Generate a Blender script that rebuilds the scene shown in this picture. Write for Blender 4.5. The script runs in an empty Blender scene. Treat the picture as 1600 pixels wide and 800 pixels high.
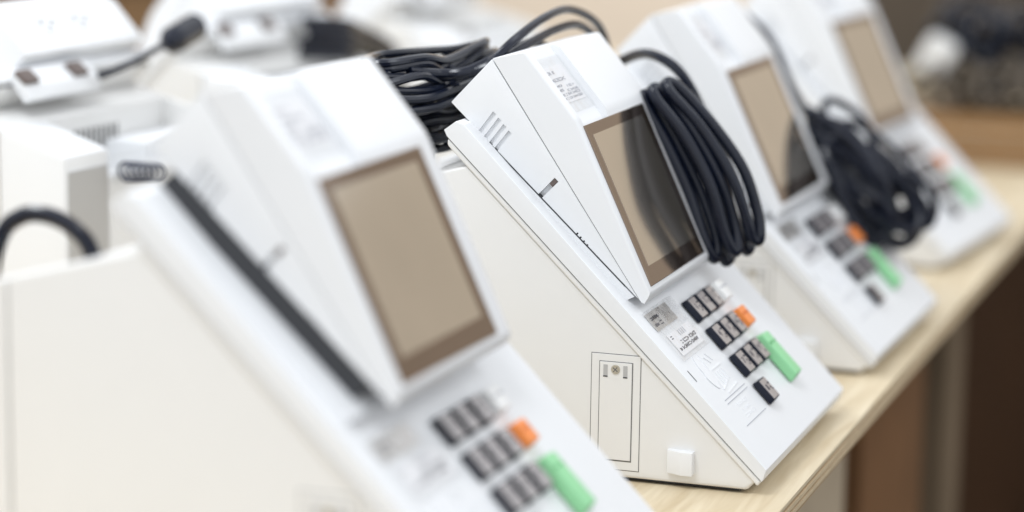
import bpy, bmesh, math, random
from mathutils import Vector, Matrix
random.seed(7)
scene = bpy.context.scene
COL = scene.collection
rad = math.radians

# ------------------------------------------------------------------ camera
FPX, YAW, PITCH, ROLL = 3940.4, -0.32854, -0.18053, 0.01479
CAM = Vector((0.36500, -1.82602, 0.52442))
fw = Vector((math.sin(YAW)*math.cos(PITCH), math.cos(YAW)*math.cos(PITCH), math.sin(PITCH)))
r0 = Vector((math.cos(YAW), -math.sin(YAW), 0)); u0 = r0.cross(fw)
rt = r0*math.cos(ROLL) + u0*math.sin(ROLL); up = -r0*math.sin(ROLL) + u0*math.cos(ROLL)
cd = bpy.data.cameras.new('camera'); cam = bpy.data.objects.new('camera', cd); COL.objects.link(cam)
cam.matrix_world = Matrix(((rt.x, up.x, -fw.x, CAM.x), (rt.y, up.y, -fw.y, CAM.y), (rt.z, up.z, -fw.z, CAM.z), (0, 0, 0, 1)))
cd.sensor_width = 36.0; cd.lens = 36.0*FPX/1600.0; cd.clip_start = 0.05; cd.clip_end = 200
cd.dof.use_dof = True; cd.dof.focus_distance = 1.960; cd.dof.aperture_fstop = 2.0
scene.camera = cam

# ------------------------------------------------------------------ light
w = bpy.data.worlds.new('World'); scene.world = w; w.use_nodes = True
bg = w.node_tree.nodes['Background']
bg.inputs[0].default_value = (0.955, 0.975, 1.0, 1); bg.inputs[1].default_value = 1.06
def area(name, loc, target, size, power, col):
    l = bpy.data.lights.new(name, 'AREA'); l.shape = 'RECTANGLE'; l.size, l.size_y = size; l.energy = power; l.color = col
    o = bpy.data.objects.new(name, l); COL.objects.link(o); o.location = loc
    o.rotation_euler = (Vector(target)-Vector(loc)).to_track_quat('-Z', 'Y').to_euler()
    return o
area('unseen_light', (-1.65, 0.45, 2.0), (-0.1, 0.3, 0), (0.45, 0.6), 14, (0.92, 0.96, 1.0))
area('unseen_light', (-0.5, -5.2, 2.6), (-0.2, 0.3, 0.1), (1.6, 1.6), 6, (0.95, 0.975, 1.0))  # added fill from the camera side, lifts the machines' side faces
area('unseen_light', (-0.55, -1.25, 2.2), (-0.2, 0.2, 0.1), (0.6, 0.6), 23, (0.93, 0.965, 1.0))  # added overhead fill, favours the second machine's side over the nearest one's
area('unseen_light', (-1.6, 5.2, 2.8), (-1.8, 6.6, 0.3), (1.5, 1.5), 105, (1.0, 0.93, 0.84))  # added unseen light to brighten the far wall
area('unseen_light', (1.5, 0.9, 2.5), (-0.1, 0.4, 0.1), (1.2, 1.2), 13, (0.90, 0.95, 1.0))  # added fill so the sloped panels come up brighter
scene.view_settings.view_transform = 'Standard'; scene.view_settings.look = 'None'
scene.view_settings.exposure = 0.04; scene.view_settings.gamma = 1.0
scene.render.engine = 'CYCLES'
scene.cycles.max_bounces = 8

# ------------------------------------------------------------------ materials
def mat(name, col, rough=0.5, metal=0.0, ior=1.5, spec=0.5, coat=0.0, noise=None, bump=None):
    m = bpy.data.materials.new(name); m.use_nodes = True; nt = m.node_tree; b = nt.nodes['Principled BSDF']
    b.inputs['Base Color'].default_value = (*col, 1); b.inputs['Roughness'].default_value = rough
    b.inputs['Metallic'].default_value = metal; b.inputs['IOR'].default_value = ior
    b.inputs['Specular IOR Level'].default_value = spec
    b.inputs['Coat Weight'].default_value = coat; b.inputs['Coat Roughness'].default_value = 0.05
    tc = nt.nodes.new('ShaderNodeTexCoord')
    if noise:
        sc, amt = noise
        n = nt.nodes.new('ShaderNodeTexNoise'); n.inputs['Scale'].default_value = sc; n.inputs['Detail'].default_value = 6
        nt.links.new(tc.outputs['Object'], n.inputs['Vector'])
        r = nt.nodes.new('ShaderNodeMapRange'); r.inputs['To Min'].default_value = 1-amt; r.inputs['To Max'].default_value = 1+amt
        nt.links.new(n.outputs['Fac'], r.inputs['Value'])
        mx = nt.nodes.new('ShaderNodeVectorMath'); mx.operation = 'SCALE'; mx.inputs[0].default_value = col
        nt.links.new(r.outputs[0], mx.inputs['Scale']); nt.links.new(mx.outputs[0], b.inputs['Base Color'])
        r2 = nt.nodes.new('ShaderNodeMapRange'); r2.inputs['To Min'].default_value = rough*0.85; r2.inputs['To Max'].default_value = min(1, rough*1.15)
        nt.links.new(n.outputs['Fac'], r2.inputs['Value']); nt.links.new(r2.outputs[0], b.inputs['Roughness'])
    if bump:
        sc, st = bump
        n2 = nt.nodes.new('ShaderNodeTexNoise'); n2.inputs['Scale'].default_value = sc; n2.inputs['Detail'].default_value = 3
        nt.links.new(tc.outputs['Object'], n2.inputs['Vector'])
        bp = nt.nodes.new('ShaderNodeBump'); bp.inputs['Strength'].default_value = st; bp.inputs['Distance'].default_value = 0.0004
        nt.links.new(n2.outputs['Fac'], bp.inputs['Height']); nt.links.new(bp.outputs[0], b.inputs['Normal'])
    return m
M = {}
M['base'] = mat('warm_white_plastic', (0.785, 0.783, 0.772), 0.48, noise=(35, 0.012), bump=(1800, 0.12))
M['lid'] = mat('cool_white_plastic', (0.815, 0.83, 0.85), 0.42, noise=(30, 0.012), bump=(1800, 0.10))
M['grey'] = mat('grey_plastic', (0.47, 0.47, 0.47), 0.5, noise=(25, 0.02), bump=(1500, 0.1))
M['gap'] = mat('dark_gasket', (0.035, 0.037, 0.042), 0.6, noise=(60, 0.1))
M['groove'] = mat('groove_shadow_line', (0.16, 0.16, 0.16), 0.7, noise=(60, 0.05))
M['rubber'] = mat('rubber_foot', (0.02, 0.02, 0.025), 0.7, noise=(60, 0.1))
M['cable'] = mat('black_cable', (0.005, 0.008, 0.019), 0.22, spec=0.42, noise=(40, 0.25), bump=(300, 0.25))
M['glass'] = mat('screen_border_glass', (0.29, 0.225, 0.18), 0.07, metal=0.92, noise=(9, 0.10))
M['lcd'] = mat('switched_off_display', (0.70, 0.645, 0.565), 0.09, metal=0.92, noise=(9, 0.14))  # beige tint and mottling stand in for the uneven reflection of the room
M['black_key'] = mat('black_key', (0.008, 0.011, 0.022), 0.3, ior=1.45, spec=0.3, noise=(80, 0.15))
M['keysheen'] = mat('key_sheen', (0.30, 0.275, 0.275), 0.2, ior=2.2, noise=(80, 0.08))  # beige stands in for the reflection on glossy black key tops
M['legend'] = mat('key_legend', (0.05, 0.05, 0.06), 0.8, noise=(80, 0.1))
M['orange'] = mat('orange_key', (0.85, 0.26, 0.055), 0.42, noise=(60, 0.04))
M['green'] = mat('green_key', (0.28, 0.64, 0.33), 0.42, noise=(60, 0.04))
M['green_ink'] = mat('green_key_lettering', (0.09, 0.36, 0.13), 0.6, noise=(60, 0.05))
M['orange_ink'] = mat('orange_key_lettering', (0.50, 0.10, 0.02), 0.6, noise=(60, 0.05))
M['white_key'] = mat('white_key', (0.84, 0.84, 0.83), 0.35, noise=(60, 0.02))
M['paper'] = mat('sticker_paper', (0.88, 0.88, 0.90), 0.55, noise=(80, 0.015))
M['ink'] = mat('printed_ink', (0.10, 0.10, 0.12), 0.7, noise=(90, 0.1))
M['inkgrey'] = mat('pale_printed_ink', (0.42, 0.43, 0.47), 0.7, noise=(90, 0.1))
M['relief'] = mat('relief_emblem', (0.77, 0.78, 0.80), 0.5, noise=(50, 0.02))
M['foil'] = mat('silver_foil', (0.62, 0.60, 0.58), 0.28, metal=0.75, noise=(60, 0.08), bump=(120, 0.5))
M['tab'] = mat('taupe_tab', (0.13, 0.10, 0.09), 0.5, noise=(60, 0.08))
M['screw'] = mat('steel_screw', (0.62, 0.58, 0.50), 0.32, metal=1.0, noise=(200, 0.1))
M['slot'] = mat('pale_slot', (0.45, 0.45, 0.45), 0.6, noise=(60, 0.04))
M['wall'] = mat('beige_wall', (0.78, 0.68, 0.56), 0.9, noise=(2, 0.05))
M['floor'] = mat('dark_floor', (0.035, 0.020, 0.011), 0.7, spec=0.15, noise=(3, 0.3))
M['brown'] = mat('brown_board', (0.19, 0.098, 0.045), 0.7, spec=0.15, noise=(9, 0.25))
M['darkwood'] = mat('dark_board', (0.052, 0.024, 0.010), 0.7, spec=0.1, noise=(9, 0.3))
M['palewood'] = mat('pale_post', (0.50, 0.41, 0.29), 0.6, noise=(9, 0.2))
M['taupe'] = mat('taupe_laminate', (0.085, 0.068, 0.052), 0.7, spec=0.2, noise=(8, 0.25))
M['taupecord'] = mat('taupe_cord', (0.10, 0.08, 0.058), 0.5, noise=(30, 0.3))
M['dullpost'] = mat('dull_post', (0.19, 0.14, 0.09), 0.7, spec=0.15, noise=(9, 0.25))
M['navy'] = mat('navy_spiral_cord', (0.02, 0.028, 0.06), 0.35, noise=(60, 0.2))
M['crate'] = mat('honey_wood', (0.27, 0.15, 0.06), 0.6, noise=(12, 0.2))
M['ply_a'] = mat('ply_light', (0.62, 0.50, 0.33), 0.65, noise=(60, 0.15))
M['ply_b'] = mat('ply_dark', (0.40, 0.28, 0.16), 0.7, noise=(60, 0.2))
M['white_plug'] = mat('white_plug', (0.75, 0.75, 0.74), 0.5, noise=(30, 0.03))
def clear():
    m = bpy.data.materials.new('clear_plastic'); m.use_nodes = True; nt = m.node_tree
    for n in list(nt.nodes): nt.nodes.remove(n)
    o = nt.nodes.new('ShaderNodeOutputMaterial'); mx = nt.nodes.new('ShaderNodeMixShader')
    t = nt.nodes.new('ShaderNodeBsdfTransparent'); g = nt.nodes.new('ShaderNodeBsdfGlossy'); g.inputs['Roughness'].default_value = 0.12
    t.inputs[0].default_value = (0.995, 0.995, 0.995, 1)
    mx.inputs[0].default_value = 0.10
    tc = nt.nodes.new('ShaderNodeTexCoord'); n = nt.nodes.new('ShaderNodeTexNoise'); n.inputs['Scale'].default_value = 90
    b = nt.nodes.new('ShaderNodeBump'); b.inputs['Strength'].default_value = 0.7; b.inputs['Distance'].default_value = 0.002
    nt.links.new(tc.outputs['Object'], n.inputs['Vector']); nt.links.new(n.outputs['Fac'], b.inputs['Height'])
    nt.links.new(b.outputs[0], g.inputs['Normal'])
    nt.links.new(t.outputs[0], mx.inputs[1]); nt.links.new(g.outputs[0], mx.inputs[2])
    nt.links.new(mx.outputs[0], o.inputs[0]); return m
M['clear'] = clear()
def plywood():
    m = bpy.data.materials.new('plywood_face'); m.use_nodes = True; nt = m.node_tree; b = nt.nodes['Principled BSDF']
    tc = nt.nodes.new('ShaderNodeTexCoord'); mp = nt.nodes.new('ShaderNodeMapping'); mp.inputs['Scale'].default_value = (14, 1.1, 14)
    n = nt.nodes.new('ShaderNodeTexNoise'); n.inputs['Scale'].default_value = 5; n.inputs['Detail'].default_value = 8; n.inputs['Distortion'].default_value = 0.8
    r = nt.nodes.new('ShaderNodeValToRGB'); r.color_ramp.elements[0].position = 0.3; r.color_ramp.elements[0].color = (0.55, 0.44, 0.28, 1)
    r.color_ramp.elements[1].position = 0.68; r.color_ramp.elements[1].color = (0.72, 0.62, 0.45, 1)
    nt.links.new(tc.outputs['Object'], mp.inputs[0]); nt.links.new(mp.outputs[0], n.inputs['Vector']); nt.links.new(n.outputs['Fac'], r.inputs[0])
    nt.links.new(r.outputs[0], b.inputs['Base Color']); b.inputs['Roughness'].default_value = 0.55
    bp = nt.nodes.new('ShaderNodeBump'); bp.inputs['Strength'].default_value = 0.15; bp.inputs['Distance'].default_value = 0.001
    nt.links.new(n.outputs['Fac'], bp.inputs['Height']); nt.links.new(bp.outputs[0], b.inputs['Normal'])
    return m
M['ply'] = plywood()

# ------------------------------------------------------------------ mesh helpers
def finish(bm, name, material, smooth=True):
    bmesh.ops.recalc_face_normals(bm, faces=bm.faces)
    me = bpy.data.meshes.new(name); bm.to_mesh(me); bm.free()
    me.materials.append(M[material])
    if smooth:
        for p in me.polygons: p.use_smooth = True
        me.set_sharp_from_angle(angle=rad(32))
    return me
def obj(name, me, parent=None):
    o = bpy.data.objects.new(name, me); COL.objects.link(o)
    if parent: o.parent = parent
    return o
def tag(o, label=None, cat=None, group=None, kind=None):
    for k, v in (('label', label), ('category', cat), ('group', group), ('kind', kind)):
        if v: o[k] = v
    return o
def empty(name, loc=(0, 0, 0), rz=0):
    o = bpy.data.objects.new(name, None); COL.objects.link(o); o.location = loc; o.rotation_euler = (0, 0, rz); o.empty_display_size = 0.05
    return o
def bev(bm, off, seg=2, edges=None):
    if off > 0: bmesh.ops.bevel(bm, geom=edges or list(bm.edges), offset=off, segments=seg, profile=0.6, affect='EDGES', clamp_overlap=True)
def prism_bm(prof, y0, y1, off=0.0, seg=2):
    bm = bmesh.new()
    a = [bm.verts.new((x, y0, z)) for x, z in prof]; b = [bm.verts.new((x, y1, z)) for x, z in prof]
    n = len(prof); bm.faces.new(a); bm.faces.new(b[::-1])
    for i in range(n): bm.faces.new((a[i], b[i], b[(i+1) % n], a[(i+1) % n]))
    bmesh.ops.recalc_face_normals(bm, faces=bm.faces)
    bev(bm, off, seg); return bm
def add_box(bm, c, d, mtx=None):
    r = bmesh.ops.create_cube(bm, size=1.0, matrix=(mtx or Matrix()) @ Matrix.Translation(c) @ Matrix.Diagonal((*d, 1)))
    return r['verts']
def box_bm(c, d, off=0.0, seg=2, mtx=None):
    bm = bmesh.new(); add_box(bm, c, d); bev(bm, off, seg)
    if mtx: bmesh.ops.transform(bm, matrix=mtx, verts=bm.verts)
    return bm
def catmull(P, n, closed=False):
    out = []; L = len(P); rng = L if closed else L-1
    for i in range(rng):
        g = (lambda k: P[k % L]) if closed else (lambda k: P[min(max(k, 0), L-1)])
        p0, p1, p2, p3 = g(i-1), g(i), g(i+1), g(i+2)
        for k in range(n):
            t = k/n
            out.append(0.5*((2*p1)+(-p0+p2)*t+(2*p0-5*p1+4*p2-p3)*t*t+(-p0+3*p1-3*p2+p3)*t**3))
    if not closed: out.append(P[-1].copy())
    return out
def add_tube(bm, P, r, sides=10, n=8, closed=False, rfun=None):
    P = catmull([Vector(p) for p in P], n, closed); L = len(P); rings = []
    tan = [((P[(i+1) % L] if closed or i < L-1 else P[i]) - (P[i-1] if closed or i > 0 else P[i])).normalized() for i in range(L)]
    ref = tan[0].orthogonal().normalized()
    for i in range(L):
        ref = (ref - tan[i]*ref.dot(tan[i])).normalized(); bi = tan[i].cross(ref)
        rr = rfun(i/L) if rfun else r
        rings.append([bm.verts.new(P[i] + (ref*math.cos(2*math.pi*k/sides) + bi*math.sin(2*math.pi*k/sides))*rr) for k in range(sides)])
    for i in range(L if closed else L-1):
        A, B = rings[i], rings[(i+1) % L]
        sh = 0
        if closed and i == L-1:
            sh = min(range(sides), key=lambda s: (B[s].co-A[0].co).length)
        for k in range(sides):
            bm.faces.new((A[k], A[(k+1) % sides], B[(k+1+sh) % sides], B[(k+sh) % sides]))
    if not closed:
        bm.faces.new(rings[0][::-1]); bm.faces.new(rings[-1])
def boolean(me, cut_bm, name):
    a = bpy.data.objects.new('tmp_a', me); COL.objects.link(a)
    cm = bpy.data.meshes.new('tmp_c'); bmesh.ops.recalc_face_normals(cut_bm, faces=cut_bm.faces); cut_bm.to_mesh(cm); cut_bm.free()
    c = bpy.data.objects.new('tmp_c', cm); COL.objects.link(c)
    md = a.modifiers.new('b', 'BOOLEAN'); md.operation = 'DIFFERENCE'; md.solver = 'EXACT'; md.object = c
    dg = bpy.context.evaluated_depsgraph_get(); dg.update()
    res = bpy.data.meshes.new_from_object(a.evaluated_get(dg)); res.name = name
    bpy.data.objects.remove(a); bpy.data.objects.remove(c)
    for p in res.polygons: p.use_smooth = True
    res.set_sharp_from_angle(angle=rad(32))
    return res
def text_mesh(body, size, material, mtx, name):
    cu = bpy.data.curves.new('t', 'FONT'); cu.body = body; cu.size = size; cu.align_x = 'CENTER'; cu.align_y = 'CENTER'; cu.extrude = size*0.02
    o = bpy.data.objects.new('t', cu); COL.objects.link(o); dg = bpy.context.evaluated_depsgraph_get(); dg.update()
    me = bpy.data.meshes.new_from_object(o.evaluated_get(dg)); bpy.data.objects.remove(o)
    me.name = name; me.transform(mtx); me.materials.clear(); me.materials.append(M[material]); return me
def marks_bm(lines, mtx, h=0.0004):
    """small unreadable printed characters: lines = (u0, u1, v, char height, pitch, fill)"""
    bm = bmesh.new()
    for u0, u1, v, ch, pitch, fill in lines:
        u = u0
        while u < u1:
            if random.random() < fill:
                wd = pitch*random.uniform(0.45, 0.72); k = random.random()
                if k < 0.5:
                    add_box(bm, (u+wd*0.15, v, h/2), (pitch*0.2, ch, h)); add_box(bm, (u+wd*0.7, v+random.choice((-.3, 0, .3))*ch, h/2), (wd*0.6, ch*0.25, h))
                elif k < 0.8:
                    add_box(bm, (u+wd*0.5, v, h/2), (wd, ch*random.uniform(0.45, 0.8), h))
                else:
                    add_box(bm, (u+wd*0.5, v+ch*0.36, h/2), (wd, ch*0.25, h)); add_box(bm, (u+wd*0.5, v-ch*0.36, h/2), (wd, ch*0.25, h))
            u += pitch
    bmesh.ops.transform(bm, matrix=mtx, verts=bm.verts); return bm
def copy_tree(o, parent=None):
    c = o.copy(); COL.objects.link(c); c.parent = parent
    for ch in o.children: copy_tree(ch, c)
    return c

# ------------------------------------------------------------------ setting
EDGE_X = -0.031
def table():
    t = empty('plywood_table', (0, 0, 0))
    tag(t, 'long pale plywood table under the row of voting machines', 'table')
    z = 0.0
    for i in range(6):
        th = 0.0031
        x1 = EDGE_X + random.uniform(-0.0006, 0.0006) - (0.0008 if i % 2 else 0)
        bm = box_bm(((x1-1.75)/2, 1.1, z-th/2), (x1+1.75, 4.2, th-0.00005))
        obj('ply_sheet', finish(bm, 'ply_sheet', 'ply' if i == 0 else ('ply_b' if i % 2 else 'ply_a'), False), t); z -= th
    for y in (-0.8, 0.5, 3.05):
        for x in (-0.16, -1.6):
            obj('leg', finish(box_bm((x, y, z-0.375+0.0), (0.06, 0.06, 0.75), 0.003), 'leg', 'palewood'), t)
    return t
table()
tag(obj('floor', finish(box_bm((0, 3, -0.80), (30, 30, 0.02)), 'floor', 'floor', False)), kind='structure')
tag(obj('wall', finish(box_bm((-2, 7.5, 0.7), (16, 0.1, 3.0)), 'wall', 'wall', False)), kind='structure')

# ------------------------------------------------------------------ the voting machine
Wd = 0.291
N = Vector((-0.0495, 0, 0.0207)); DL = Vector((-0.70292, 0, 0.71127)); NL = Vector((0.71127, 0, 0.70292))   # panel frame: up-slope, normal
LID = Matrix(((0, DL.x, NL.x, N.x), (1, 0, 0, 0), (0, DL.z, NL.z, N.z), (0, 0, 0, 1)))      # (y, s, h) -> local
YN, YF = 0.0174, 0.213
S1, S2 = Vector((-0.2096, 0, 0.2737)), Vector((-0.1522, 0, 0.1515))
SU = (S1-S2).normalized(); SN = Vector((SU.z, 0, -SU.x))
SCR = Matrix(((0, SU.x, SN.x, S2.x), (1, 0, 0, 0), (0, SU.z, SN.z, S2.z), (0, 0, 0, 1)))    # (y, up, out)
SH = (S1-S2).length
B3, B4 = Vector((-0.2544, 0, 0.3294)), Vector((-0.2128, 0, 0.2800))
TU = (B3-B4).normalized(); TN = Vector((TU.z, 0, -TU.x))
TOP = Matrix(((0, TU.x, TN.x, B4.x), (1, 0, 0, 0), (0, TU.z, TN.z, B4.z), (0, 0, 0, 1)))
TLN = (B3-B4).length
SIDE = Matrix(((1, 0, 0, 0), (0, 0, -1, 0), (0, 1, 0, 0), (0, 0, 0, 1)))                    # (x, z, out towards -y)
def ztop(x): return 0.2408 + 0.278*(x+0.3002)
XS, XB = -0.391, -0.405

def make_machine():
    t = empty('voting_machine')
    # base shell ------------------------------------------------
    prof = [(-0.0660, 0.0030), (-0.0585, 0.0108), (-0.2960, 0.2405), (XS, ztop(XS)), (XS, 0.0030)]
    cut = bmesh.new()
    add_box(cut, (-0.3865, 0.0155+0.15, 0.30), (0.10, 0.30, 0.30))
    bs = boolean(finish(prism_bm(prof, 0.0025, Wd-0.0025, 0.0035, 3), 'base_shell', 'base'), cut, 'base_shell')
    cut = bmesh.new(); add_box(cut, (-0.3865, Wd-0.0745+0.15, 0.20), (0.10, 0.30, 0.60))
    obj('base_shell', boolean(bs, cut, 'base_shell'), t)
    obj('rear_cover', finish(prism_bm([(XS-0.0009, 0.003), (XS-0.0009, ztop(XS)), (XB, ztop(XB)), (XB, 0.003)], 0.0028, 0.018, 0.004, 3), 'rear_cover', 'base'), t)
    obj('battery_block', finish(prism_bm([(-0.3365, 0.012), (-0.3365, ztop(-0.3365)), (XB, ztop(XB)-0.002), (XB, 0.012)], Wd-0.074, Wd-0.0025, 0.005, 2), 'battery_block', 'lid'), t)
    obj('grey_back_plate', finish(box_bm((XB-0.0004, Wd-0.0383, 0.106), (0.0016, 0.062, 0.180), 0.0004, 1), 'grey_back_plate', 'grey'), t)  # thin grey plate over the back face of the white block
    obj('tray_floor', finish(box_bm(((-0.3365+XB)/2, 0.1165, 0.1525), (0.0400, 0.196, 0.006), 0.001), 'tray_floor', 'lid'), t)
    bm = prism_bm([(XB+0.001, 0.003), (XB+0.001, 0.183), (XB+0.007, 0.190), (XB+0.011, 0.183), (XB+0.011, 0.003)], 0.0185, Wd-0.0745, 0.0015, 2)
    obj('tray_wall', finish(bm, 'tray_wall', 'lid'), t)
    bm = prism_bm([(XB-0.002, 0.176), (XB-0.002, 0.194), (XB+0.004, 0.199), (XB+0.012, 0.199), (XB+0.012, 0.1965), (XB+0.005, 0.1965), (XB, 0.192), (XB, 0.176)], 0.03, Wd-0.078)
    obj('clear_cover_edge', finish(bm, 'clear_cover_edge', 'clear', False), t)
    bm = bmesh.new()
    for i in range(9): add_box(bm, (-0.3367, 0.10+i*0.0085, 0.205), (0.0015, 0.0035, 0.02))
    obj('rear_vent', finish(bm, 'rear_vent', 'groove', False), t)
    obj('tray_module', finish(box_bm((-0.362, 0.075, 0.178), (0.045, 0.10, 0.05), 0.004, 2), 'tray_module', 'lid'), t)
    # flange under the seam and the sloped panel ------------------
    def sl(s, h): p = N + DL*s + NL*h; return (p.x, p.z)
    obj('seam_line', finish(prism_bm([sl(-0.002, -0.0092), sl(0.356, -0.0168), sl(0.356, -0.0176), sl(-0.002, -0.0100)], 0.0012, Wd-0.0012), 'seam_line', 'groove', False), t)
    obj('flange', finish(prism_bm([sl(-0.003, -0.0101), sl(0.3555, -0.0177), sl(0.352, -0.0215), sl(-0.004, -0.0145)], 0.0004, Wd-0.0004, 0.001, 1), 'flange', 'base'), t)
    bm = prism_bm([sl(-0.0035, -0.0090), (-0.0512, 0.0180), sl(0.001, 0), sl(0.3545, 0), (-0.3053, 0.2750), (-0.3148, 0.2680), sl(0.3575, -0.0166)], 0, Wd, 0.0)
    es = [e for e in bm.edges if abs(e.verts[0].co.y-e.verts[1].co.y) < 1e-6 and min((v.co-N).dot(NL) for v in e.verts) > -0.006]
    bmesh.ops.bevel(bm, geom=es, offset=0.0075, segments=4, profile=0.5, affect='EDGES', clamp_overlap=True)
    es = [e for e in bm.edges if abs(e.verts[0].co.y-e.verts[1].co.y) > 0.1]
    bmesh.ops.bevel(bm, geom=es, offset=0.0012, segments=2, profile=0.5, affect='EDGES', clamp_overlap=True)
    obj('sloped_panel', finish(bm, 'sloped_panel', 'lid'), t)
    for y in (0.035, Wd-0.035):
        for x in (-0.10, -0.35):
            obj('foot', finish(box_bm((x, y, 0.0016), (0.05, 0.03, 0.0032)), 'foot', 'rubber', False), t)
    obj('bottom_plate', finish(box_bm((-0.205, Wd/2, 0.0028), (0.268, Wd-0.012, 0.0022)), 'bottom_plate', 'rubber', False), t)
    # service door on the side ----------------------------------
    def plate(name, x0, x1, z0, z1, out0, out1, m, parent, off=0.0002):
        return obj(name, finish(box_bm(((x0+x1)/2, (out0+out1)/2, (z0+z1)/2), (x1-x0, abs(out1-out0), z1-z0), off, 1), name, m), parent)
    fr = plate('door_outline', -0.1920, -0.1516, 0.0088, 0.1012, 0.0030, 0.00235, 'groove', t, 0)
    plate('door_frame', -0.1914, -0.1522, 0.0094, 0.1006, 0.0030, 0.0020, 'base', fr)
    d2 = plate('door_gap', -0.1853, -0.1580, 0.0160, 0.0952, 0.0030, 0.00185, 'groove', t, 0)
    plate('service_door', -0.1846, -0.1588, 0.0172, 0.0946, 0.0030, 0.0012, 'base', d2)
    for x in (-0.1800, -0.1640):
        plate('key_slot', x-0.0017, x+0.0017, 0.0835, 0.0925, 0.0030, 0.0010, 'slot', d2, 0)
        plate('key_slot', x-0.0017, x+0.0017, 0.0828, 0.0838, 0.0030, 0.0009, 'gap', d2, 0)
    bm = bmesh.new(); bmesh.ops.create_cone(bm, cap_ends=True, segments=24, radius1=0.0038, radius2=0.0033, depth=0.0012, matrix=Matrix.Translation((-0.1719, 0.0008, 0.0892)) @ Matrix.Rotation(rad(90), 4, 'X'))
    sc = obj('screw', finish(bm, 'screw', 'screw'), d2)
    bm = bmesh.new()
    for a in (40, 130): add_box(bm, (0, 0, 0), (0.0048, 0.0006, 0.0007), Matrix.Translation((-0.1719, 0.0001, 0.0892)) @ Matrix.Rotation(rad(a), 4, 'Y'))
    obj('screw_cross', finish(bm, 'screw_cross', 'groove', False), t)
    # lock button -------------------------------------------------
    kp = [(-0.1284, 0.0028), (-0.1284, -0.0010), (-0.1165, -0.0062), (-0.1072, -0.0062), (-0.1072, 0.0028)]
    bm = bmesh.new()
    a = [bm.verts.new((x, y, 0.0118)) for x, y in kp]; b = [bm.verts.new((x, y, 0.0302)) for x, y in kp]
    bm.faces.new(a); bm.faces.new(b)
    for i in range(5): bm.faces.new((a[i], b[i], b[(i+1) % 5], a[(i+1) % 5]))
    bmesh.ops.recalc_face_normals(bm, faces=bm.faces); bev(bm, 0.0006, 2)
    obj('lock_button', finish(bm, 'lock_button', 'lid'), t)
    # keypad ------------------------------------------------------
    SL = [0.1322, 0.1033, 0.0744, 0.0455]; KY = [0.1165, 0.1432, 0.1700, 0.1965]; KH = 0.0058
    def keymesh(dy, ds, h, m):
        bm = bmesh.new(); vs = add_box(bm, (0, 0, h/2), (dy, ds, h))
        for v in vs:
            if v.co.z > h*0.5: v.co.x *= 0.90; v.co.y *= 0.90
        bev(bm, 0.0012, 3); bmesh.ops.transform(bm, matrix=LID.to_3x3().to_4x4(), verts=bm.verts)
        return finish(bm, 'key', m)
    def at(y, s, h=0.0): return LID @ Vector((y, s, h))
    km = keymesh(0.0205, 0.0222, KH, 'black_key'); digits = ['123', '456', '789', '0']
    kf = finish(box_bm((0, 0, KH), (0.0168, 0.0184, 0.0006), 0.0002, 1, LID.to_3x3().to_4x4()), 'key_sheen', 'keysheen')  # plate carrying the painted reflection of the key top
    collar = box_bm((0, 0, 0), (0.0245, 0.0245, 0.0006), 0, 1, LID.to_3x3().to_4x4()); cme = finish(collar, 'key_collar', 'groove', False)
    for i, row in enumerate(digits):
        for j, d in enumerate(row):
            k = obj('key', km, t); k.location = at(KY[j], SL[i], 0.0012)
            loc = LID.to_3x3().to_4x4()
            obj('key_sheen', kf, k)
            o = obj('key_digit', text_mesh(d, 0.0082, 'legend', loc @ Matrix.Translation((-0.003, 0.001, KH+0.0004)), 'key_digit'), k)
            bm = bmesh.new()
            for q, (a_, b_) in enumerate(((0.0045, 0.004), (0.0045, 0.0), (0.0045, -0.004), (0.0075, 0.004), (0.0075, -0.002))):
                if random.random() < 0.75: bmesh.ops.create_icosphere(bm, subdivisions=1, radius=0.0009, matrix=loc @ Matrix.Translation((a_*0.8, b_, KH+0.0003)))
            if len(bm.verts): obj('braille_dots', finish(bm, 'braille_dots', 'legend'), k)
            else: bm.free()
    for nm, i, m in (('blank_vote_key', 0, 'white_key'), ('correct_key', 1, 'orange')):
        k = obj(nm, keymesh(0.0205, 0.0195, 0.0075, m), t); k.location = at(KY[3]+0.001, SL[i], 0.0012)
        obj('key_lettering', finish(marks_bm([(-0.008, 0.008, 0.002, 0.0022, 0.0026, 0.9)], LID.to_3x3().to_4x4() @ Matrix.Translation((0, 0, 0.0075))), 'key_lettering', 'inkgrey' if i == 0 else 'orange_ink', False), k)
    k = obj('confirm_key', keymesh(0.0215, 0.0480, 0.0085, 'green'), t); k.location = at(KY[3]+0.001, 0.0600, 0.0012)
    obj('key_lettering', finish(marks_bm([(-0.009, 0.009, 0.012, 0.0022, 0.0026, 0.9)], LID.to_3x3().to_4x4() @ Matrix.Translation((0, 0, 0.0085))), 'key_lettering', 'green_ink', False), k)
    # sticker in a clear sleeve, emblem and ruled lines on the panel
    lb = obj('asset_sticker', finish(box_bm((0.060, 0.1185, 0.0006), (0.062, 0.0205, 0.0006), 0, 1, LID), 'asset_sticker', 'paper', False), t)
    obj('sticker_text', finish(marks_bm([(0.040, 0.086, 0.1135, 0.0030, 0.0026, 0.9), (0.046, 0.086, 0.1180, 0.0034, 0.0030, 0.85), (0.033, 0.037, 0.125, 0.003, 0.002, 1), (0.033, 0.037, 0.1135, 0.003, 0.002, 1)], LID @ Matrix.Translation((0, 0, 0.0010))), 'sticker_text', 'ink', False), lb)
    bm = bmesh.new()
    for i in range(4): add_box(bm, (0.056+i*0.0048, 0.1252, 0.0011), (0.0011, 0.0052, 0.0003), LID)
    obj('sticker_bars', finish(bm, 'sticker_bars', 'inkgrey', False), lb)
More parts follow.
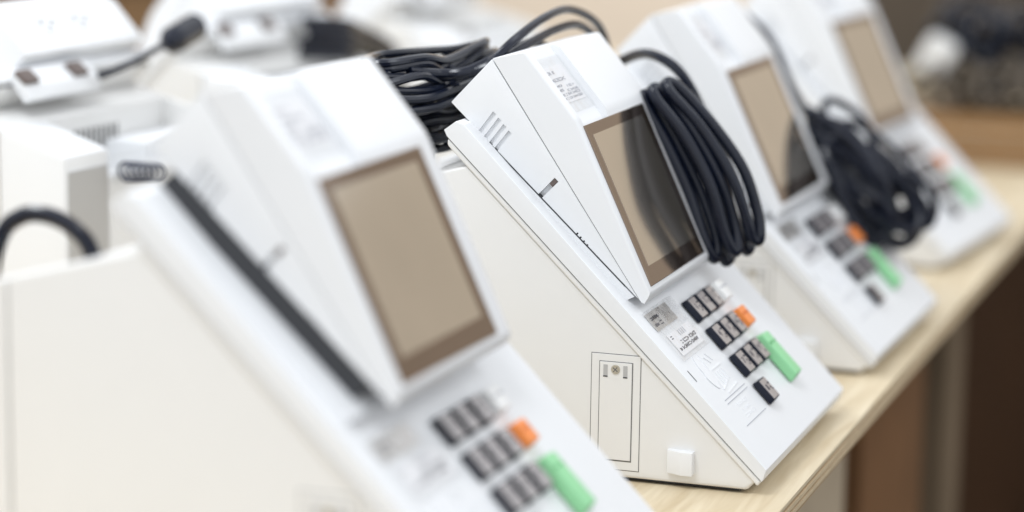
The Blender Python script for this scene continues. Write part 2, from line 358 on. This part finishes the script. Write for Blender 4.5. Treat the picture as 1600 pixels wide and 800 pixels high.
    fl = obj('seal_sticker', finish(box_bm((0.050, 0.1435, 0.0006), (0.058, 0.0165, 0.0006), 0, 1, LID), 'seal_sticker', 'foil', False), t)
    obj('seal_text', finish(marks_bm([(0.026, 0.046, 0.1462, 0.0030, 0.0026, 0.9), (0.026, 0.044, 0.1400, 0.0036, 0.0032, 0.9)], LID @ Matrix.Translation((0, 0, 0.0010))), 'seal_text', 'ink', False), fl)
    obj('clear_sleeve', finish(box_bm((0.056, 0.1290, 0.0022), (0.078, 0.050, 0.0014), 0.0005, 1, LID), 'clear_sleeve', 'clear'), t)
    em = bmesh.new()
    ring = [em.verts.new(LID @ Vector((0.0445+0.0085*math.cos(a)*(1 if math.sin(a) < 0 else 0.8), 0.0875+0.0165*math.sin(a), 0.0007))) for a in [2*math.pi*i/28 for i in range(28)]]
    f = em.faces.new(ring); ex = bmesh.ops.extrude_face_region(em, geom=[f]); bmesh.ops.translate(em, vec=-NL*0.0006, verts=[v for v in ex['geom'] if isinstance(v, bmesh.types.BMVert)])
    def stroke(p, q, wd=0.0008):
        p, q = Vector((*p, 0)), Vector((*q, 0)); d = q-p
        add_box(em, (0, 0, 0), (d.length, wd, 0.0006), LID @ Matrix.Translation(((p+q)/2)+Vector((0, 0, 0.0003))) @ Matrix.Rotation(math.atan2(d.y, d.x), 4, 'Z'))
    for p, q in (((0.056, 0.102), (0.050, 0.068)), ((0.050, 0.068), (0.072, 0.072)), ((0.058, 0.086), (0.086, 0.086)), ((0.060, 0.083), (0.060, 0.070)), ((0.066, 0.083), (0.066, 0.072)), ((0.072, 0.083), (0.072, 0.071)), ((0.078, 0.083), (0.078, 0.072)), ((0.062, 0.098), (0.068, 0.091)), ((0.070, 0.100), (0.076, 0.092)), ((0.054, 0.064), (0.086, 0.066))):
        stroke(p, q)
    obj('relief_emblem', finish(em, 'relief_emblem', 'relief', False), t)
    for s in (0.0612, 0.0578, 0.0353):
        obj('ruled_line', finish(box_bm((0.0652, s, 0.0003), (0.063, 0.0006, 0.0003), 0, 1, LID), 'ruled_line', 'inkgrey', False), t)
    obj('relief_letters', finish(marks_bm([(0.050, 0.078, 0.0520, 0.0032, 0.0042, 0.9), (0.052, 0.076, 0.0465, 0.0026, 0.0040, 0.7), (0.050, 0.078, 0.0412, 0.0032, 0.0042, 0.9)], LID), 'relief_letters', 'relief', False), t)
    obj('latch_mark', finish(box_bm((0.0135, 0.092, 0.0003), (0.0006, 0.011, 0.0004), 0, 1, LID), 'latch_mark', 'groove', False), t)
    # screen housing ------------------------------------------------
    H = []
    def hp(name, me, parent=t): o = obj(name, me, parent); H.append(o); return o
    b1, b2, b5 = (-0.3160, 0.2876), (-0.2824, 0.3231), (-0.1580, 0.1407)
    sh = finish(prism_bm([b1, b2, b5], YN, YF, 0.0012, 2), 'housing_shell', 'lid')
    cut = bmesh.new()
    def sidecut(xa, za, xb, zb, wd, dep=0.004, ext=0.004):
        p, q = Vector((xa, 0, za)), Vector((xb, 0, zb)); d = (q-p); a = p - d.normalized()*ext; m = (a+q)/2; L = (q-a).length; ang = math.atan2(d.z, d.x)
        add_box(cut, (0, 0, 0), (L, dep*2, wd), Matrix.Translation((m.x, YN, m.z)) @ Matrix.Rotation(-ang, 4, 'Y'))
    for i in range(4):
        f_ = i/3; sidecut(-0.2919+0.0124*f_, 0.2645-0.0139*f_, -0.2795+0.0130*f_, 0.2812-0.0142*f_, 0.0034, 0.0025)
    sidecut(-0.2441, 0.2150, -0.2278, 0.2317, 0.0042, 0.005)
    for i in range(4):
        f_ = i/3; sidecut(-0.2147+0.0090*f_, 0.1857-0.0080*f_, -0.2095+0.0082*f_, 0.1912-0.0086*f_, 0.0014, 0.005)
    hp('housing_shell', boolean(sh, cut, 'housing_shell'))
    hp('latch_tongue', finish(box_bm((0, 0, 0), (0.006, 0.004, 0.0036), 0.0003, 1, Matrix.Translation((-0.2303, YN+0.0022, 0.2291)) @ Matrix.Rotation(rad(-45.6), 4, 'Y')), 'latch_tongue', 'tab'))
    hp('housing_seam', finish(prism_bm([(-0.2800, 0.3205), (-0.2770, 0.3200), (-0.1566, 0.1420), (-0.1600, 0.1425)], YN+0.0006, YF-0.0006), 'housing_seam', 'groove', False))
    bz = [(-0.2817, 0.3236), (B3.x, B3.z), (B4.x, B4.z), (-0.1500, 0.1468), (-0.1548, 0.1392), (-0.1574, 0.1404)]
    bm = prism_bm(bz, YN, YF, 0.0)
    es = [e for e in bm.edges if (abs(e.verts[0].co.y-e.verts[1].co.y) < 1e-6 and all(v.co.x > -0.2560 for v in e.verts) and any(v.co.x < -0.151 and v.co.x > -0.256 for v in e.verts) and all((v.co.z > 0.1465) for v in e.verts))]
    es += [e for e in bm.edges if abs(e.verts[0].co.y-e.verts[1].co.y) > 0.1 and e.verts[0].co.x > -0.256 and e.verts[0].co.z > 0.144]
    bmesh.ops.bevel(bm, geom=es, offset=0.0032, segments=4, profile=0.5, affect='EDGES', clamp_overlap=True)
    cut = bmesh.new(); add_box(cut, (0.0615, TLN*0.5, 0.0), (0.068, TLN*1.4, 0.012), TOP)
    hp('screen_bezel', boolean(finish(bm, 'screen_bezel', 'lid'), cut, 'screen_bezel'))
    # screen glass and display area
    y0, y1 = 0.0255, 0.1885
    sg = hp('screen_glass', finish(box_bm(((y0+y1)/2, SH/2, 0.0004), (y1-y0, SH, 0.0012), 0.0003, 1, SCR), 'screen_glass', 'glass', False))
    obj('display_area', finish(box_bm(((y0+0.011+y1-0.015)/2, (0.015+SH-0.009)/2, 0.00115), (y1-y0-0.026, SH-0.024, 0.0005), 0, 1, SCR), 'display_area', 'lcd', False), sg)
    # top face: raised cap and label
    lb = hp('top_label', finish(box_bm((0.0605, TLN*0.51, -0.0058), (0.056, TLN*0.52, 0.0006), 0, 1, TOP), 'top_label', 'paper', False))
    L0, L1 = TLN*0.25, TLN*0.77
    rows = [(0.037, 0.062, L1-0.0055, 0.0030, 0.0028, 0.85), (0.037, 0.074, L1-0.0125, 0.0032, 0.0028, 0.9), (0.036, 0.056, L1-0.0180, 0.0024, 0.0024, 0.85), (0.068, 0.086, L1-0.0195, 0.0024, 0.0024, 0.8),
            (0.036, 0.054, L1-0.0220, 0.0024, 0.0024, 0.85), (0.060, 0.087, L1-0.0235, 0.0024, 0.0024, 0.85), (0.036, 0.087, L1-0.0265, 0.0024, 0.0024, 0.85), (0.036, 0.087, L1-0.0300, 0.0022, 0.0024, 0.85)]
    obj('label_text', finish(marks_bm(rows, TOP @ Matrix.Translation((-0.001, 0, -0.0055))), 'label_text', 'inkgrey', False), lb)
    hp('label_tape', finish(box_bm((0.0615, TLN*0.5, -0.0046), (0.066, TLN*0.80, 0.0006), 0.0002, 1, TOP), 'label_tape', 'clear', False))
    # dark gasket under the housing
    bl = lambda f, k: (b1[0]+(b5[0]-b1[0])*f - NL.x*k, b1[1]+(b5[1]-b1[1])*f - NL.z*k)
    g = obj('housing_gasket', finish(prism_bm([bl(0.09, -0.0002), bl(0.92, -0.0002), bl(0.92, 0.0010), bl(0.09, 0.0010)], YN+0.0008, YF-0.0008), 'housing_gasket', 'gap', False), t)
    obj('housing_skirt', finish(prism_bm([sl(0.330, -0.002), bl(0.25, 0.0011), bl(0.972, 0.0011), sl(0.1700, -0.002)], YN+0.0006, YF-0.0006), 'housing_skirt', 'lid', False), t)
    # hinge at the back with two tabs
    hg = obj('hinge_plate', finish(prism_bm([(-0.309, 0.270), (-0.314, 0.276), (-0.330, 0.262), (-0.334, 0.250), (-0.328, 0.246)], 0.118, 0.236, 0.0012, 2), 'hinge_plate', 'lid'), t)
    for y in (0.146, 0.226):
        obj('hinge_tab', finish(box_bm((0, 0, 0), (0.016, 0.022, 0.005), 0.0015, 2, Matrix.Translation((-0.3245, y, 0.2695)) @ Matrix.Rotation(rad(-38), 4, 'Y')), 'hinge_tab', 'tab'), hg)
    bk = (Vector((b2[0], 0, b2[1]))-Vector((b1[0], 0, b1[1]))).normalized(); bn = Vector((-bk.z, 0, bk.x))
    BACK = Matrix(((0, bk.x, bn.x, b1[0]), (1, 0, 0, 0), (0, bk.z, bn.z, b1[1]), (0, 0, 0, 1)))
    bm = bmesh.new()
    for cy in (0.095, 0.150):
        for dy, u in ((-0.012, 0.034), (0.006, 0.036), (-0.004, 0.029), (0.004, 0.022), (0.009, 0.031)):
            bmesh.ops.create_cone(bm, cap_ends=True, segments=10, radius1=0.0021, radius2=0.0021, depth=0.001, matrix=BACK @ Matrix.Translation((cy+dy, u, 0.0002)))
    hp('rear_holes', finish(bm, 'rear_holes', 'groove', False))
    return t, H, g

proto, H0, G0 = make_machine()
HN = {o.name for o in H0}
GN = Vector((0.1469, 0, 0.1580)).normalized()      # normal of the housing's underside
def place_machine(first, loc, rz, label, lift=0.0, shift=0.0, drop=None):
    if first: o = proto
    else:
        names = []
        o = proto.copy(); COL.objects.link(o)
        for ch in proto.children:
            if drop and any(ch.name.startswith(d) for d in drop): continue
            c = copy_tree(ch, o)
            if lift and ch.name in HN: c.location = c.location + NL*lift + Vector((0, shift, 0))
            if lift and ch.name == G0.name:
                c.data = G0.data.copy(); c.location = Vector((0, shift, 0))
                c.scale = (1, 1, 1)
                for v in c.data.vertices:
                    if (v.co-Vector((-0.316, 0, 0.2876))).dot(GN) > -0.0004: v.co = v.co + NL*(lift+0.0004)
    o.location = loc; o.rotation_euler = (0, 0, rz)
    tag(o, label, 'voting machine', 'voting machines in rows')
    return o
place_machine(True, (0, 0, 0), 0, 'white voting machine in sharp focus with a black cord hanging beside its screen')
m1 = place_machine(False, (-0.0358, -0.4844, 0.0106), -0.0194, 'nearest blurred white voting machine at left with a dark gap under its screen housing', lift=0.0145, shift=0.018)
for ch in m1.children:
    if ch.name.startswith('foot'): ch.scale = (1, 1, 1); ch.data = ch.data.copy(); [setattr(v.co, 'z', -0.0106) for v in ch.data.vertices if v.co.z < 0.001]
m3 = place_machine(False, (0.0022, 0.4342, 0), -0.0207, 'white voting machine with a tangled black cord lying over its keypad')
m4 = place_machine(False, (-0.0220, 0.9898, 0), -0.097, 'farthest white voting machine of the front row, at the table end')
for i, (loc, rz, lb) in enumerate((((-1.082, 0.423, 0), rad(175), 'white voting machine seen from behind at upper left, grey block at its back'),
                                   ((-1.10, 0.95, 0), rad(170), 'blurred white voting machine seen from behind, between the plug and the coiled cord'),
                                   ((-1.12, 1.50, 0), rad(176), 'farthest white voting machine of the back row, beyond the coiled cord'))):
    place_machine(False, loc, rz, lb)

# ------------------------------------------------------------------ cords
CR = 0.0037
def loopset(bm, T, Bm, side, out, loops, r=CR, seed=1):
    """elongated hanging loops between a tied top T and a bottom Bm; loops = (side offset, out offset, half width, lower reach)"""
    rnd = random.Random(seed); ax = Bm-T; L = ax.length; ax = ax.normalized()
    side = (side-ax*side.dot(ax)).normalized(); out = (out-ax*out.dot(ax)).normalized()
    for so, oo, hw, rc in loops:
        j = lambda a: rnd.uniform(-a, a)
        P = []
        for u, v, k in ((0.0, 0.15, 0.35), (0.10, 0.45, 0.55), (0.35, 0.9, 0.85), (0.65, 1.0, 1.0), (0.88, 0.8, 1.0), (1.0, 0.0, 1.0), (0.90, -0.8, 1.0), (0.65, -1.0, 1.0), (0.35, -0.85, 0.85), (0.10, -0.45, 0.55), (0.0, -0.15, 0.35)):
            P.append(T + ax*(u*L*rc + j(0.002)) + out*(oo*k + hw*v + j(0.0015)) + side*(so*k + j(0.0015)))
        add_tube(bm, P, r, 10, 7, closed=True)
# cord hanging beside the sharp machine's screen
bm = bmesh.new()
T, Bm = Vector((-0.218, 0.236, 0.286)), Vector((-0.140, 0.258, 0.152))
rnd = random.Random(21); OUT = Vector((0.905, 0, 0.425))
fan = [((-0.221, 0.224, 0.272), (-0.164, 0.226, 0.149), 0.005), ((-0.216, 0.230, 0.277), (-0.153, 0.232, 0.143), 0.010), ((-0.211, 0.238, 0.280), (-0.147, 0.248, 0.138), 0.013),
       ((-0.207, 0.230, 0.283), (-0.139, 0.234, 0.148), 0.019), ((-0.202, 0.242, 0.284), (-0.133, 0.258, 0.146), 0.018), ((-0.199, 0.238, 0.287), (-0.124, 0.246, 0.156), 0.024)]
for tp, bt, bulge in fan:
    tp, bt = Vector(tp)+Vector((0.004, -0.025, 0.002)), Vector(bt)+Vector((0.004, -0.025, 0.000)); ax = (bt-tp).normalized(); sd = Vector((0, 1, 0)); j = lambda a: rnd.uniform(-a, a)
    P = []
    for u, v in ((0.0, 0.0), (0.06, 0.9), (0.30, 1.0), (0.60, 1.15), (0.86, 1.15), (0.97, 0.7), (1.0, 0.0), (0.97, -0.7), (0.86, -1.15), (0.60, -1.15), (0.30, -1.0), (0.06, -0.9)):
        P.append(tp + (bt-tp)*u + OUT*(0.75*bulge*math.sin(math.pi*min(1, u*0.9)) + j(0.001)) + (sd*0.75 + OUT*0.5)*0.0068*v + sd*j(0.0012))
    add_tube(bm, P, 0.0050, 12, 7, closed=True)
add_tube(bm, [(-0.300, 0.340, 0.27), (-0.270, 0.325, 0.292), (-0.240, 0.295, 0.304), (-0.215, 0.270, 0.303), (-0.196, 0.266, 0.290), (-0.180, 0.270, 0.262), (-0.160, 0.276, 0.215), (-0.140, 0.280, 0.175)], 0.0046)
bmt = obj('power_cord', finish(bm, 'power_cord', 'cable')); tag(bmt, 'black cord tied in loops hanging against the side of the sharp screen', 'power cord', 'black power cords')
# cord bundled behind the sharp machine's housing
bm = bmesh.new(); rnd = random.Random(11)
for i in range(15):
    hz = 0.244 + 0.0051*i; dx = rnd.uniform(-0.012, 0.012); ya = rnd.uniform(-0.005, 0.02)+0.0028*abs(i-9); yb = rnd.uniform(0.17, 0.22)
    P = [(-0.385+dx, ya, hz), (-0.395+dx, ya+0.05, hz+rnd.uniform(-.006, .006)), (-0.385+dx, (ya+yb)/2, hz-0.006+rnd.uniform(-.006, .006)), (-0.37+dx, yb, hz-0.004),
         (-0.352+dx, yb+0.012, hz), (-0.340+dx, yb-0.01, hz+0.004), (-0.345+dx, (ya+yb)/2, hz-0.004+rnd.uniform(-.006, .006)), (-0.350+dx, ya+0.04, hz+rnd.uniform(-.005, .005)), (-0.365+dx, ya-0.006, hz)]
    add_tube(bm, P, CR, 10, 7, closed=True)
add_tube(bm, [(-0.37, 0.00, 0.302), (-0.37, 0.05, 0.314), (-0.36, 0.10, 0.310), (-0.335, 0.10, 0.300), (-0.31, 0.09, 0.312), (-0.295, 0.11, 0.330), (-0.29, 0.169, 0.343), (-0.29, 0.239, 0.345), (-0.29, 0.315, 0.328), (-0.29, 0.352, 0.302), (-0.29, 0.353, 0.270), (-0.30, 0.33, 0.24)], CR)
add_tube(bm, [(-0.38, 0.02, 0.295), (-0.37, 0.07, 0.300), (-0.34, 0.08, 0.300), (-0.305, 0.09, 0.312), (-0.292, 0.13, 0.324), (-0.29, 0.204, 0.331), (-0.29, 0.267, 0.329), (-0.29, 0.316, 0.313), (-0.29, 0.336, 0.290), (-0.295, 0.335, 0.25)], CR)
add_tube(bm, [(-0.36, 0.04, 0.308), (-0.345, 0.07, 0.304), (-0.325, 0.08, 0.306), (-0.305, 0.11, 0.318), (-0.298, 0.17, 0.322), (-0.30, 0.25, 0.30), (-0.31, 0.28, 0.27)], CR)
add_tube(bm, [(-0.36, 0.13, 0.255), (-0.362, 0.112, 0.246), (-0.366, 0.104, 0.232), (-0.37, 0.108, 0.205), (-0.372, 0.115, 0.156)], CR)
o = obj('power_cord', finish(bm, 'power_cord', 'cable')); tag(o, 'black cord coiled in a thick bundle behind the sharp machine\'s screen housing', 'power cord', 'black power cords')
# tangled cord over the third machine
bm = bmesh.new()
rnd = random.Random(8)
A0 = Vector((0.66, 0.10, -0.74)).normalized(); O0 = Vector((0.74, 0, 0.67)); S0 = Vector((0, 1, 0))
for i in range(21):
    j = lambda a: rnd.uniform(-a, a)
    A = (A0 + O0*j(0.38) + S0*j(0.45)).normalized(); Bv = (O0*rnd.uniform(0.3, 1) + S0*j(1.0)); Bv = (Bv-A*Bv.dot(A)).normalized()
    c = Vector((-0.128, 0.705, 0.140)) + A0*j(0.020) + O0*j(0.020) + S0*j(0.035); hl = rnd.uniform(0.045, 0.080); hw = rnd.uniform(0.020, 0.045)
    P = []
    for k in range(9):
        th = 2*math.pi*k/9; taper = 0.45+0.55*(0.5+0.5*math.cos(th-0.3))
        P.append(c + A*(hl*math.cos(th)) + Bv*(hw*math.sin(th)*(0.6+0.4*taper)) + O0*j(0.004) + S0*j(0.004))
    add_tube(bm, P, 0.0042, 10, 7, closed=True)
for c, r_ in (((-0.074, 0.715, 0.122), 0.024), ((-0.088, 0.735, 0.104), 0.022)):
    add_tube(bm, [Vector(c) + A0*(r_*1.3*math.cos(2*math.pi*k/8)) + O0*(r_*math.sin(2*math.pi*k/8)) + S0*rnd.uniform(-.006, .006) for k in range(8)], 0.0042, 10, 7, closed=True)
add_tube(bm, [(-0.33, 0.71, 0.24), (-0.28, 0.70, 0.31), (-0.226, 0.69, 0.292), (-0.192, 0.685, 0.235), (-0.170, 0.685, 0.200), (-0.145, 0.69, 0.165)], 0.0044)
add_tube(bm, [(-0.30, 0.73, 0.25), (-0.24, 0.715, 0.21), (-0.20, 0.70, 0.195), (-0.17, 0.69, 0.18)], CR)
o = obj('power_cord', finish(bm, 'power_cord', 'cable')); tag(o, 'tangled black cord lying over the keypad of the third machine', 'power cord', 'black power cords')
# cord arching behind the nearest machine
bm = bmesh.new()
add_tube(bm, [(-0.470, -0.43, 0.006), (-0.490, -0.42, 0.10), (-0.484, -0.405, 0.19), (-0.474, -0.40, 0.236), (-0.458, -0.40, 0.251), (-0.440, -0.40, 0.253), (-0.422, -0.40, 0.247), (-0.412, -0.395, 0.234), (-0.408, -0.39, 0.210)], 0.0058)
o = obj('power_cord', finish(bm, 'power_cord', 'cable')); tag(o, 'black cord arching up behind the nearest blurred machine at the left edge', 'power cord', 'black power cords')
# plug resting on the back row machine
t = empty('plug_cord', (0, 0, 0)); tag(t, 'black plug on a thin cord pointing up beside the machine at upper left', 'plug')
bm = bmesh.new(); add_tube(bm, [(-0.755, 0.262, 0.262), (-0.742, 0.29, 0.270), (-0.740, 0.33, 0.277), (-0.740, 0.372, 0.284)], 0.0035)
obj('cord', finish(bm, 'cord', 'cable'), t)
bm = bmesh.new(); add_tube(bm, [(-0.740, 0.370, 0.283), (-0.740, 0.395, 0.288), (-0.740, 0.432, 0.295)], 0.01, 8, 6, rfun=lambda f: 0.006+0.0085*min(1, f*3.5))
obj('plug_body', finish(bm, 'plug_body', 'cable'), t)
bm = bmesh.new(); P = []
for i in range(60):
    a = i*2*math.pi/9; P.append((-0.68, 0.165+0.00125*i, 0.190-0.0002*i+0.0085*math.sin(a)))
    P[-1] = (P[-1][0]+0.008*math.cos(a), P[-1][1], P[-1][2])
add_tube(bm, P, 0.0014, 6, 2)
o = obj('spiral_cord', finish(bm, 'spiral_cord', 'navy')); tag(o, 'dark coiled spiral cord beside the grey block at left', 'cord')
# dark cable mass on the back row
bm = bmesh.new(); rnd = random.Random(4)
for i in range(6):
    z = 0.232+0.008*i
    add_tube(bm, [(-0.78+rnd.uniform(-.01, .01), 0.79, z+0.0), (-0.75, 0.84, z-0.005), (-0.75+rnd.uniform(-.01, .01), 0.91, z-0.02), (-0.75, 0.985, z-0.045), (-0.75, 1.02, z-0.08)], 0.005)
o = obj('power_cord', finish(bm, 'power_cord', 'cable')); tag(o, 'dark blurred cord drooping behind the back row machines', 'power cord', 'black power cords')
# pile at the far end of the table
bm = bmesh.new(); rnd = random.Random(9)
for i in range(46):
    c = Vector((-0.165+rnd.uniform(-.08, .11), 2.0+rnd.uniform(-.05, .06), 0.150+rnd.uniform(-.05, .06))); r_ = rnd.uniform(0.03, 0.06); e = Vector((rnd.uniform(-1, 1), rnd.uniform(-1, 1), rnd.uniform(-1, 1))).normalized(); u = e.orthogonal().normalized(); v = e.cross(u)
    add_tube(bm, [c+u*r_*math.cos(a)+v*r_*math.sin(a)*0.8 for a in [2*math.pi*k/8 for k in range(8)]], 0.006, 8, 4, closed=True)
o = obj('power_cord', finish(bm, 'power_cord', 'cable')); tag(o, 'heap of dark tangled cords at the far end of the table', 'power cord', 'black power cords')
bm = box_bm((0, 0, 0), (0.050, 0.05, 0.062), 0.012, 3, Matrix.Translation((-0.250, 1.93, 0.150)) @ Matrix.Rotation(rad(28), 4, 'Y'))
o = obj('white_adapter', finish(bm, 'white_adapter', 'white_plug')); tag(o, 'blurred white adapter block beside the heap of dark cords', 'adapter')
bm = bmesh.new(); rnd = random.Random(15)
for i in range(16):
    c = Vector((-0.19+rnd.uniform(-.07, .10), 1.93+rnd.uniform(-.03, .03), 0.098+rnd.uniform(-.01, .03))); r_ = rnd.uniform(0.025, 0.05); e = Vector((rnd.uniform(-1, 1), rnd.uniform(-1, 1), rnd.uniform(-1, 1))).normalized(); u = e.orthogonal().normalized(); v = e.cross(u)
    add_tube(bm, [c+u*r_*math.cos(a)+v*r_*math.sin(a)*0.7 for a in [2*math.pi*k/8 for k in range(8)]], 0.007, 8, 4, closed=True)
o = obj('grey_cord', finish(bm, 'grey_cord', 'taupecord')); tag(o, 'heap of taupe cords on the wooden crate below the dark cords', 'power cord')
t = empty('wooden_crate', (-0.16, 1.95, 0)); tag(t, 'low honey coloured wooden crate under the heap of dark cords', 'crate')
for i in range(3):
    obj('plank', finish(box_bm((0, -0.09, 0.012+0.026*i), (0.30, 0.012, 0.023), 0.002), 'plank', 'crate'), t)
    obj('plank', finish(box_bm((0.145, 0.0, 0.012+0.026*i), (0.012, 0.166, 0.023), 0.002), 'plank', 'crate'), t)
obj('crate_floor', finish(box_bm((0, 0, 0.070), (0.276, 0.166, 0.008), 0.001), 'crate_floor', 'crate'), t)
# boards standing under the table
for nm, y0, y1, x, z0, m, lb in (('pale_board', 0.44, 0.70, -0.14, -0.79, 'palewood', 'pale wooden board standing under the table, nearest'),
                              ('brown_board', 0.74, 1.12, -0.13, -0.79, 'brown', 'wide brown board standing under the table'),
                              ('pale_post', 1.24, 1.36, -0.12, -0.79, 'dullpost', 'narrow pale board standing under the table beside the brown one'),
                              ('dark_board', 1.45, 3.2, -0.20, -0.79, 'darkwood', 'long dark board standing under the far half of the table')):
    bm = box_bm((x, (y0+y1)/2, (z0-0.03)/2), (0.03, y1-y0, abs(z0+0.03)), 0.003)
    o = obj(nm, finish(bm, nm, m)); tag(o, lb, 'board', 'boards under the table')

# cabinet behind the back row
t = empty('wooden_cabinet', (-2.25, 3.35, -0.79)); tag(t, 'honey brown wooden cabinet far behind, between the back row machines', 'cabinet')
obj('carcass', finish(box_bm((0, 0, 0.45), (1.3, 0.45, 0.90), 0.004), 'carcass', 'crate'), t)
obj('cabinet_top', finish(box_bm((0, 0, 0.915), (1.36, 0.50, 0.028), 0.004), 'cabinet_top', 'brown'), t)
for x in (-0.33, 0.33): obj('door', finish(box_bm((x, -0.233, 0.45), (0.63, 0.014, 0.84), 0.003), 'door', 'crate'), t)

t = empty('taupe_cabinet', (-0.22, 3.42, -0.79)); tag(t, 'dull taupe cabinet in the far background behind the heap of cords', 'cabinet')
obj('carcass', finish(box_bm((-0.07, 0, 0.62), (0.80, 0.4, 1.24), 0.004), 'carcass', 'taupe'), t)
for x in (-0.27, 0.12): obj('door', finish(box_bm((x, -0.208, 0.62), (0.38, 0.014, 1.18), 0.003), 'door', 'taupe'), t)
